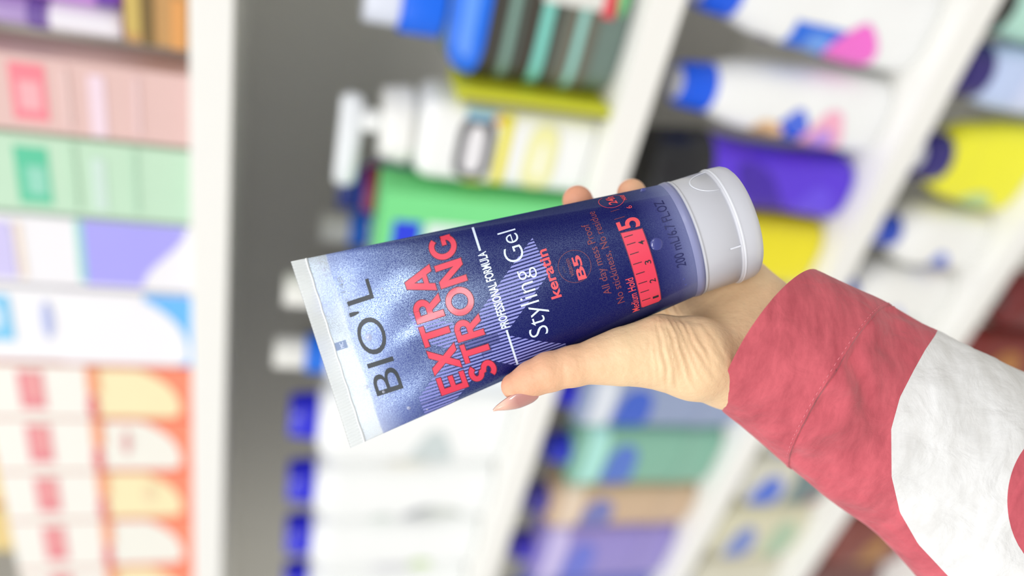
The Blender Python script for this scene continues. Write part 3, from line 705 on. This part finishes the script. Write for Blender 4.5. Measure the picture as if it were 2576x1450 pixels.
M_CAPE = frost('frosted_plastic_edge', (226, 228, 236), .92)
rs = [(-3.4, 22.9), (-2.2, 23.2), (-.6, 23.3), (-.2, 22.2), (0, 22.0)]
v = cap_rings(rs); tpart('shoulder_rim', v, grid_faces(len(rs), 96, True), frost('frosted_shoulder', (150, 154, 196), .75))
rs = [(-.1, 21.0), (-.1, 22.6), (.3, 23.0), (.9, 23.05), (1.0, 22.75), (1.6, 22.75), (13.8, 22.7), (14.0, 22.4), (14.6, 22.4)]
v = cap_rings(rs); tpart('cap_base', v, grid_faces(len(rs), 96, True), M_CAP)
rs = [(14.4, 22.3), (14.6, 22.95), (15.1, 23.1), (18.4, 23.0), (21.2, 22.7), (22.6, 22.0), (23.5, 20.8), (23.9, 19.0), (24.0, 10.0), (24.0, .3)]
v = cap_rings(rs); lid = tpart('flip_lid', v, grid_faces(len(rs), 96, True), M_CAP)
rs = [(15.2, 23.12), (15.4, 23.3), (15.9, 23.3), (16.1, 23.1)]
v = cap_rings(rs); tpart('lid_rim', v, grid_faces(len(rs), 96, True), M_CAPE, lid)
rs = [(2.0, 18.4), (2.0, 18.8), (22.0, 18.4), (22.0, 4.0)]                    # inner bore seen through the frosted wall
v = cap_rings(rs); tpart('inner_sleeve', v, grid_faces(len(rs), 96, True), mat((196, 200, 226), .4, .01))
# thumb recess and small hinge seam on the lid
cv = []
for i in range(24):
    for j in range(3):
        k = (j - 1) * .35
        a = math.pi * i / 23
        s = 14.2 - 8.5 * math.sin(a); q = 0.62 + (0.62) * (1 - math.cos(a)) / 2
        cv.append(TE + es * (s + k) + et * ((22.8 + (.3 if j == 1 else 0)) * math.sin(q)) + en * ((22.8 + (.3 if j == 1 else 0)) * math.cos(q)))
tpart('thumb_recess', cv, grid_faces(24, 3), M_CAPE)
cv = []
for i in range(10):
    for j in range(3):
        s = 10.2 + 4.2 * i / 9; q = -.40 + .015 * (j - 1)
        cv.append(TE + es * s + et * ((22.8 + (.25 if j == 1 else 0)) * math.sin(q)) + en * ((22.8 + (.25 if j == 1 else 0)) * math.cos(q)))
tpart('mould_line', cv, grid_faces(10, 3), M_CAPE)

# ================================================================== hand and arm
def cone_sdf(Q, a, b, ra, rb):
    ab_ = b - a; L2 = ab_ @ ab_
    h = np.clip(((Q - a) @ ab_) / L2, 0, 1)
    return np.linalg.norm(Q - a - h[:, None] * ab_, axis=1) - (ra + (rb - ra) * h)
def smin(a, b, k):
    h = np.clip(.5 + .5 * (b - a) / k, 0, 1)
    return b + (a - b) * h - k * h * (1 - h)
def smax(a, b, k): return -smin(-a, -b, k)
def tube_sdf(Q):
    d = Q - TO; s = d @ es; x = d @ et; z = d @ en
    a, b = t_ab(s); a = np.where(s > TL, 22.9, a); b = np.where(s > TL, 22.9, b); b = np.maximum(b, 1.0)
    q = np.sqrt((x / a) ** 2 + (z / b) ** 2); g = np.sqrt((x / a ** 2) ** 2 + (z / b ** 2) ** 2) + 1e-6
    r = (q - 1) * q / np.maximum(g, 1e-4)
    return np.maximum(r, s - TL - 24.2)
J = lambda px, py, dz, r: (P3(px, py, dz), r)
chains = [  # (blend with what came before, joints)
    (0, [J(2560, 1330, -20, 22), J(2200, 1085, -20, 19), J(1990, 950, -11, 17), J(1885, 914, -8, 17)]),
    (9, [J(2200, 1040, -22, 18), J(1955, 846, -12, 15.5), J(1915, 778, -18, 14), J(1850, 738, -27, 14.5), J(1760, 690, -38, 13)]),
    (10, [J(1885, 914, -8, 17), J(1825, 916, -6.5, 16.8), J(1745, 902, 3, 16), J(1655, 886, 5, 14.2), J(1570, 896, 7, 9.8)]),
    (7, [J(1570, 896, 7, 9.8), J(1505, 908, 8, 8.4), J(1440, 922, 8, 7.6), J(1380, 936, 8, 7.4), J(1338, 953, 7.5, 6.6), J(1294, 972, 7, 5.1)]),
    (9, [J(1850, 870, -14, 16), J(1735, 760, -37, 12), J(1640, 740, -38, 10.5)]),
    (8, [J(1860, 840, -18, 15), J(1760, 740, -38, 12), J(1680, 675, -40, 10.5)]),
    (8, [J(1880, 810, -20, 14), J(1790, 690, -39, 12), J(1735, 625, -41, 10)]),
    (8, [J(1850, 738, -27, 14.0), J(1800, 650, -40, 11), J(1785, 595, -41, 9)]),
    (3, [J(1640, 740, -38, 10.2), J(1545, 645, -40, 8.8), J(1478, 575, -34, 8.0), J(1453, 505, -21, 6.3)]),
    (2, [J(1680, 675, -40, 10.2), J(1630, 590, -43, 8.8), J(1598, 540, -36, 8.0), J(1589, 487, -22, 6.1)]),
    (2, [J(1735, 625, -41, 9.6), J(1722, 565, -43, 8.4), J(1710, 530, -36, 7.6), J(1705, 508, -28, 6.2)]),
    (2, [J(1785, 595, -41, 8.6), J(1795, 555, -40, 7.4), J(1798, 535, -35, 6.6), J(1798, 522, -30, 5.6)])]
def hand_sdf(Q):
    d = None
    for k, ch in chains:
        c = None
        for (a, ra), (b, rb) in zip(ch[:-1], ch[1:]):
            e = cone_sdf(Q, a, b, ra, rb); c = e if c is None else smin(c, e, 2.0)
        d = c if d is None else smin(d, c, max(k, .5))
    return smax(d, .25 - tube_sdf(Q), 2.2)
def surface_nets(fn, lo, hi, h):
    n = [int(math.ceil((hi[i] - lo[i]) / h)) + 1 for i in range(3)]
    ax = [lo[i] + h * np.arange(n[i]) for i in range(3)]
    D = np.empty(n, np.float32)
    for i in range(n[0]):
        g = np.stack(np.meshgrid([ax[0][i]], ax[1], ax[2], indexing='ij'), -1).reshape(-1, 3)
        D[i] = fn(g).reshape(n[1], n[2])
    S = D < 0
    cnt = np.zeros([q - 1 for q in n], int); pos = np.zeros([q - 1 for q in n] + [3], np.float32)
    base = np.stack(np.meshgrid(*[np.arange(q - 1) for q in n], indexing='ij'), -1)
    for a in range(3):
        o = [i for i in range(3) if i != a]
        for u in (0, 1):
            for w in (0, 1):
                s0 = [slice(0, q - 1) for q in n]
                s0[o[0]] = slice(u, n[o[0]] - 1 + u); s0[o[1]] = slice(w, n[o[1]] - 1 + w)
                s1 = list(s0); s1[a] = slice(1, n[a])
                d0, d1 = D[tuple(s0)], D[tuple(s1)]
                m = (d0 < 0) != (d1 < 0)
                tt = np.where(m, d0 / np.where(m, d0 - d1, 1), 0)
                cnt += m
                pos[..., a] += np.where(m, tt, 0); pos[..., o[0]] += m * u; pos[..., o[1]] += m * w
    act = cnt > 0
    idx = -np.ones(act.shape, int); idx[act] = np.arange(act.sum())
    V = (base[act] + pos[act] / cnt[act][:, None]) * h + np.array(lo)
    Fs = []
    for a in range(3):
        b, c = (a + 1) % 3, (a + 2) % 3
        s0 = [slice(1, q - 1) for q in n]; s0[a] = slice(0, n[a] - 1); s1 = list(s0); s1[a] = slice(1, n[a])
        A, B_ = S[tuple(s0)], S[tuple(s1)]
        for flip, m in ((False, A & ~B_), (True, ~A & B_)):
            ii = np.argwhere(m)
            off = np.ones(3, int); off[a] = 0
            ii = ii + off
            q = []
            for (db, dc) in ((0, 0), (-1, 0), (-1, -1), (0, -1)):
                jj = ii.copy(); jj[:, b] += db; jj[:, c] += dc; q.append(idx[jj[:, 0], jj[:, 1], jj[:, 2]])
            q = np.stack(q, 1)
            Fs.append(q[:, ::-1] if flip else q)
    return V, np.concatenate(Fs)
pts = np.array([j[0] for _, c in chains for j in c]); rad = np.array([j[1] for _, c in chains for j in c])
HV, HF = surface_nets(hand_sdf, (pts - rad[:, None]).min(0) - 3, (pts + rad[:, None]).max(0) + 3, 0.68)
ok = (HF >= 0).all(1); HF = HF[ok]
# project back onto the surface for a smooth result, then add creases
def grad(Q, e=.25):
    return np.stack([(hand_sdf(Q + np.eye(3)[i] * e) - hand_sdf(Q - np.eye(3)[i] * e)) / (2 * e) for i in range(3)], 1)
G_ = grad(HV); G_ /= np.linalg.norm(G_, axis=1)[:, None] + 1e-9
for _ in range(2): HV = HV - G_ * hand_sdf(HV)[:, None] * .8
pxs = CX + FPX * HV[:, 0] / HV[:, 2]; pys = CY + FPX * HV[:, 1] / HV[:, 2]
front = np.clip(-G_[:, 2] * 1.6, 0, 1)
phi = np.arctan2(pxs - 1622, pys - 638); rr = np.hypot(pxs - 1622, pys - 638)
mask = np.exp(-((phi - .34) / .27) ** 4) * np.exp(-((rr - 240) / 108) ** 4) * front
wob = .5 * np.sin(rr * .035 + phi * 9) + .3 * np.sin(rr * .08)
cre = np.sin(phi * 96 + wob * 1.4) * .42 + np.sin(phi * 57 + wob * 2 + 1) * .36 + np.sin(phi * 171 + wob * 3) * .2
disp = mask * (.62 * cre - .2)
# deep fold at the thumb base and crook line of the thumb joint
for (x0, y0, x1, y1, wdt, dep) in ((1735, 800, 1800, 955, 7, .7), (1640, 790, 1780, 812, 8, .9), (1600, 850, 1640, 960, 5, .22), (1430, 885, 1425, 960, 4, .18), (1445, 885, 1450, 955, 4, .12), (1755, 800, 1835, 930, 6, .5), (1700, 800, 1750, 940, 5, .3)):
    dx, dy = x1 - x0, y1 - y0; L2 = dx * dx + dy * dy
    h = np.clip(((pxs - x0) * dx + (pys - y0) * dy) / L2, 0, 1)
    bow = 10 * np.sin(np.pi * h) * math.copysign(1, dx)
    dd = np.hypot(pxs - x0 - h * dx - bow * dy / math.sqrt(L2), pys - y0 - h * dy)
    disp -= front * dep * np.exp(-(dd / wdt) ** 2) * np.sin(np.pi * np.clip(h, .04, .96))
HV = HV + G_ * disp[:, None]
def skin_material():
    m, nt, out = node_mat('skin')
    b = N(nt, 'ShaderNodeBsdfPrincipled'); tc = N(nt, 'ShaderNodeTexCoord')
    n = N(nt, 'ShaderNodeTexNoise', Scale=28.0, Detail=5.0, Roughness=.6); nt.links.new(tc.outputs['Object'], n.inputs['Vector'])
    r = N(nt, 'ShaderNodeValToRGB'); nt.links.new(n.outputs['Fac'], r.inputs[0])
    r.color_ramp.elements[0].position = .3; r.color_ramp.elements[0].color = lin((226, 186, 146)) + (1,)
    r.color_ramp.elements[1].position = .7; r.color_ramp.elements[1].color = lin((238, 208, 166)) + (1,)
    at_ = N(nt, 'ShaderNodeAttribute', attribute_name='blush')
    mx = N(nt, 'ShaderNodeMix', data_type='RGBA'); nt.links.new(at_.outputs['Fac'], mx.inputs[0]); nt.links.new(r.outputs[0], mx.inputs[6]); mx.inputs[7].default_value = lin((226, 158, 128)) + (1,)
    nt.links.new(mx.outputs[2], b.inputs['Base Color'])
    b.inputs['Roughness'].default_value = .48; b.inputs['Specular IOR Level'].default_value = .35
    b.inputs['Subsurface Weight'].default_value = .12; b.inputs['Subsurface Radius'].default_value = (1, .35, .2); b.inputs['Subsurface Scale'].default_value = .003
    v = N(nt, 'ShaderNodeTexVoronoi', Scale=900.0); nt.links.new(tc.outputs['Object'], v.inputs['Vector'])
    n2 = N(nt, 'ShaderNodeTexNoise', Scale=350.0, Detail=3.0); nt.links.new(tc.outputs['Object'], n2.inputs['Vector'])
    b1 = N(nt, 'ShaderNodeBump', Strength=.22, Distance=.0002); nt.links.new(v.outputs['Distance'], b1.inputs['Height'])
    b2 = N(nt, 'ShaderNodeBump', Strength=.55, Distance=.0006); nt.links.new(n2.outputs['Fac'], b2.inputs['Height']); nt.links.new(b1.outputs[0], b2.inputs['Normal'])
    nt.links.new(b2.outputs[0], b.inputs['Normal']); nt.links.new(b.outputs[0], out.inputs[0])
    return m
PLOC = c2w(P3(2560, 1330, -14))
person = mk('person', c2w(HV), HF, skin_material(), None, origin=PLOC); person.location = PLOC
tag(person, "person's forearm in a rose and white sleeve, hand holding up the gel tube", 'person')
fin = np.clip(1 - (pxs - 1250) / 330, 0, 1) * .8
fin = np.maximum(fin, np.where(pys < 640, .9 * np.clip((1660 - pxs) / 120, 0, 1), 0))
A = person.data.attributes.new('blush', 'FLOAT', 'POINT'); A.data.foreach_set('value', fin.astype(np.float32))
# --- thumb nail: long, tapered, on the far side of the thumb
na, nb = P3(1356, 997, 10.0), P3(1243, 1042, 9.0)
ax_ = nb - na; NL = np.linalg.norm(ax_); ax_ /= NL
up = np.array([.25, .66, -.70]); up -= ax_ * (up @ ax_); up /= np.linalg.norm(up); sd = np.cross(ax_, up)
cv = []
NI, NJ = 26, 15
for lay in (0, 1):
    for i in range(NI):
        u = i / (NI - 1)
        hw = 4.3 * (math.sin(min(1, u / .22) * math.pi / 2) ** .6) * (1 - max(0, (u - .45) / .55) ** 1.5 * .93)
        lift = 1.0 * math.sin(math.pi * min(1, u * 1.1)) * .9 - 1.3 * u * u
        for j in range(NJ):
            w = -1 + 2 * j / (NJ - 1)
            cv.append(na + ax_ * (u * NL) + sd * (hw * math.sin(w * 1.15) / math.sin(1.15)) + up * (lift - (hw * .62) * (1 - math.cos(w * 1.15)) * 1.5 - (.45 if lay else 0)))
nn = NI * NJ
f = grid_faces(NI, NJ) + [tuple(nn + q for q in reversed(g)) for g in grid_faces(NI, NJ)]
ed = [j for j in range(NJ)] + [i * NJ + NJ - 1 for i in range(1, NI)] + [(NI - 1) * NJ + j for j in range(NJ - 2, -1, -1)] + [i * NJ for i in range(NI - 2, 0, -1)]
for a_, b_ in zip(ed, ed[1:] + ed[:1]): f.append((a_, nn + a_, nn + b_, b_))
m, nt, out = node_mat('polished_nail')
b = N(nt, 'ShaderNodeBsdfPrincipled'); b.inputs['Base Color'].default_value = lin((204, 148, 136)) + (1,)
tc = N(nt, 'ShaderNodeAttribute', attribute_name='length'); r = N(nt, 'ShaderNodeValToRGB'); nt.links.new(tc.outputs['Fac'], r.inputs[0])
r.color_ramp.elements[0].color = lin((188, 132, 124)) + (1,); r.color_ramp.elements[0].position = .45; r.color_ramp.elements[1].color = lin((232, 184, 164)) + (1,); r.color_ramp.elements[1].position = .75
nt.links.new(r.outputs[0], b.inputs['Base Color']); b.inputs['Roughness'].default_value = .18; b.inputs['Coat Weight'].default_value = .7; nt.links.new(b.outputs[0], out.inputs[0])
nail = mk('thumbnail', c2w(np.array(cv)), f, m, person, origin=PLOC); nail['label'] = 'long glossy nude pink nail'
A = nail.data.attributes.new('length', 'FLOAT', 'POINT'); A.data.foreach_set('value', [((q // NJ) % NI) / (NI - 1) for q in range(2 * nn)])

# --- sleeve: rings given by their two outline points, bowed towards the hand at the front
RG = [((2060, 695), (1822, 1035)), ((2152, 735), (1903, 1102)), ((2245, 777), (1990, 1178)), ((2350, 838), (2092, 1262)), ((2470, 893), (2205, 1345)),
      ((2590, 948), (2330, 1480)), ((2760, 1030), (2470, 1640)), ((3000, 1140), (2640, 1830)), ((3300, 1290), (2850, 2060))]
DEPR = [31, 31, 31, 30, 32, 35, 38, 42, 46]
KK = 200
def ring_params(u):
    i = min(int(u), len(RG) - 2); k = u - i
    def cr(vals):
        p = [vals[max(i - 1, 0)], vals[i], vals[i + 1], vals[min(i + 2, len(vals) - 1)]]
        return .5 * (2 * p[1] + (p[2] - p[0]) * k + (2 * p[0] - 5 * p[1] + 4 * p[2] - p[3]) * k * k + (3 * p[1] - p[0] - 3 * p[2] + p[3]) * k ** 3)
    top = cr([np.array(g[0], float) for g in RG]); bot = cr([np.array(g[1], float) for g in RG]); dr = cr([float(q) for q in DEPR])
    return top, bot, dr
ARM = P3(2300, 1140, -9) - P3(1905, 880, -9); ARM /= np.linalg.norm(ARM)
def fbm(x, y, z, sc):
    from mathutils import noise
    return noise.fractal(Vector((x * sc, y * sc, z * sc)), 1.0, 2.0, 3)
def sleeve_pt(u, th, inset=0.0, wr=1.0):
    top, bot, dr = ring_params(u)
    zc = -9 - 2.0 * u
    A_, B_ = P3(top[0], top[1], zc), P3(bot[0], bot[1], zc)
    c = (A_ + B_) / 2; h = (A_ - B_) / 2; hl = np.linalg.norm(h); h = h / hl
    nrm = np.array([0, 0, -1.0])
    bow = .62 if u < 2.2 else .62
    cs, sn = math.cos(th), math.sin(th)
    r1, r2 = hl - inset, dr - inset
    p = c + h * (r1 * cs) + nrm * (r2 * sn) - ARM * (bow * r2 * max(sn, -.3))
    # cloth folds
    q = p / 1000
    amp = (.6 + 2.4 * np.clip((u - 1.7) / .8, 0, 1)) * wr
    d = amp * (fbm(q[0], q[1], q[2], 22) * 1.2) + .25 * wr * fbm(q[0] * 2, q[1] * 5, q[2] * 2, 60)
    if u > 1.98:                               # gathers below the cuff seam
        g = np.clip((u - 1.98) / .1, 0, 1) * math.exp(-(u - 2) * 1.1)
        d += wr * g * (.8 * math.sin(th * 9 + 1.3 * math.sin(u * 3)) + .5 * math.sin(th * 17 + u * 2))
        # one deep diagonal fold running from the seam down the front
        fx = th - (1.35 + .10 * (u - 2.0) * 3)
        d -= wr * 3.0 * math.exp(-(fx / .10) ** 2) * np.clip((u - 2.0) / .12, 0, 1) * math.exp(-((u - 2.35) / .55) ** 2)
        d += wr * 1.7 * math.exp(-((fx - .22) / .13) ** 2) * math.exp(-((u - 2.4) / .5) ** 2)
    rd = (h * cs * r2 + nrm * sn * r1); rd /= np.linalg.norm(rd)
    return p + rd * d * (.25 if abs(cs) > .97 else 1)
def cloth_material():
    m, nt, out = node_mat('cotton_cloth')
    b = N(nt, 'ShaderNodeBsdfPrincipled'); tc = N(nt, 'ShaderNodeTexCoord')
    pa = N(nt, 'ShaderNodeAttribute', attribute_name='patch')
    st = N(nt, 'ShaderNodeMath', operation='GREATER_THAN'); st.inputs[1].default_value = 0.0; nt.links.new(pa.outputs['Fac'], st.inputs[0])
    n = N(nt, 'ShaderNodeTexNoise', Scale=45.0, Detail=6.0, Roughness=.65)
    mp = N(nt, 'ShaderNodeMapping'); mp.inputs['Scale'].default_value = (1, 1, 3.2); nt.links.new(tc.outputs['Object'], mp.inputs['Vector']); nt.links.new(mp.outputs[0], n.inputs['Vector'])
    r = N(nt, 'ShaderNodeValToRGB'); nt.links.new(n.outputs['Fac'], r.inputs[0])  # mottled tones paint dappled shading into the cloth colour
    r.color_ramp.elements[0].position = .25; r.color_ramp.elements[0].color = lin((164, 70, 80)) + (1,)
    r.color_ramp.elements[1].position = .75; r.color_ramp.elements[1].color = lin((210, 100, 110)) + (1,)
    r2 = N(nt, 'ShaderNodeValToRGB'); nt.links.new(n.outputs['Fac'], r2.inputs[0])
    r2.color_ramp.elements[0].position = .3; r2.color_ramp.elements[0].color = lin((206, 205, 202)) + (1,); r2.color_ramp.elements[1].position = .7; r2.color_ramp.elements[1].color = lin((226, 226, 225)) + (1,)
    mx = N(nt, 'ShaderNodeMix', data_type='RGBA'); nt.links.new(st.outputs[0], mx.inputs[0]); nt.links.new(r.outputs[0], mx.inputs[6]); nt.links.new(r2.outputs[0], mx.inputs[7])
    nt.links.new(mx.outputs[2], b.inputs['Base Color']); b.inputs['Roughness'].default_value = .85; b.inputs['Specular IOR Level'].default_value = .2
    b.inputs['Sheen Weight'].default_value = .15
    # slub weave
    wv = N(nt, 'ShaderNodeTexNoise', Scale=900.0, Detail=2.0); mp2 = N(nt, 'ShaderNodeMapping'); mp2.inputs['Scale'].default_value = (1, 1, .12)
    nt.links.new(tc.outputs['Object'], mp2.inputs['Vector']); nt.links.new(mp2.outputs[0], wv.inputs['Vector'])
    b1 = N(nt, 'ShaderNodeBump', Strength=.5, Distance=.0002); nt.links.new(wv.outputs['Fac'], b1.inputs['Height'])
    w2 = N(nt, 'ShaderNodeTexNoise', Scale=70.0, Detail=5.0, Distortion=.6); nt.links.new(tc.outputs['Object'], w2.inputs['Vector'])
    b2 = N(nt, 'ShaderNodeBump', Strength=.8, Distance=.0022); nt.links.new(w2.outputs['Fac'], b2.inputs['Height']); nt.links.new(b1.outputs[0], b2.inputs['Normal'])
    nt.links.new(b2.outputs[0], b.inputs['Normal']); nt.links.new(b.outputs[0], out.inputs[0])
    return m
M_CLOTH = cloth_material()
XLY = [(700, 2400), (800, 2375), (845, 2352), (880, 2328), (930, 2300), (1000, 2264), (1080, 2242), (1200, 2243), (1290, 2264), (1370, 2310), (1450, 2385), (1600, 2520), (2200, 3100)]
def patch_val(P_):
    x = CX + FPX * P_[:, 0] / P_[:, 2]; y = CY + FPX * P_[:, 1] / P_[:, 2]
    a = x - np.interp(y, [q[0] for q in XLY], [q[1] for q in XLY])
    e = (np.hypot((x - 2682) / 148, (y - 1262) / 190) - 1) * 148
    return np.minimum(a, e)
def add_patch(o, P_):
    A = o.data.attributes.new('patch', 'FLOAT', 'POINT'); A.data.foreach_set('value', patch_val(np.array(P_)).astype(np.float32))
us = np.concatenate([np.arange(1.94, 5.4, .02), np.arange(5.4, 8.01, .08)])
cv = [sleeve_pt(u, 2 * math.pi * k / KK) for u in us for k in range(KK)]
sleeve = mk('sleeve', c2w(np.array(cv)), grid_faces(len(us), KK, True), M_CLOTH, person, origin=PLOC); add_patch(sleeve, cv)
sleeve['label'] = 'rose cotton sleeve with big white round patch'
us2 = np.concatenate([[0.30], np.arange(.3, 0.0, -.05)[1:], [0.012, 0.0, 0.0, .012], np.arange(.04, 2.0, .03), [1.985, 2.0, 2.0]])
ins = [1.6] * (1 + len(np.arange(.3, 0.0, -.05)[1:])) + [1.5, 1.1, .0, -.5] + [-.55] * len(np.arange(.04, 2.0, .03)) + [-.45, -.2, .6]
cv = [sleeve_pt(u, 2 * math.pi * k / KK, inset=q) for u, q in zip(us2, ins) for k in range(KK)]
cuff = mk('cuff', c2w(np.array(cv)), grid_faces(len(us2), KK, True), M_CLOTH, sleeve, origin=PLOC); add_patch(cuff, cv)
# stitches along the cuff seam
vs, fs = [], []
for k in range(0, KK, 2):
    th = 2 * math.pi * k / KK
    a_, b_ = sleeve_pt(1.93, th, -.62), sleeve_pt(1.93, th + 2 * math.pi / KK * 1.1, -.62)
    d_ = b_ - a_; d_ /= np.linalg.norm(d_); n_ = np.array([0, 0, -1.0]); s_ = np.cross(d_, n_); s_ /= np.linalg.norm(s_)
    i0 = len(vs)
    for p in (a_, b_):
        for q in range(6):
            w = 2 * math.pi * q / 6; vs.append(p + s_ * .16 * math.cos(w) + np.cross(d_, s_) * .16 * math.sin(w))
    for q in range(6): fs.append((i0 + q, i0 + (q + 1) % 6, i0 + 6 + (q + 1) % 6, i0 + 6 + q))
    fs.append(tuple(i0 + q for q in range(5, -1, -1))); fs.append(tuple(i0 + 6 + q for q in range(6)))
mk('stitching', c2w(np.array(vs)), fs, mat((214, 120, 130), .8), sleeve, origin=PLOC)
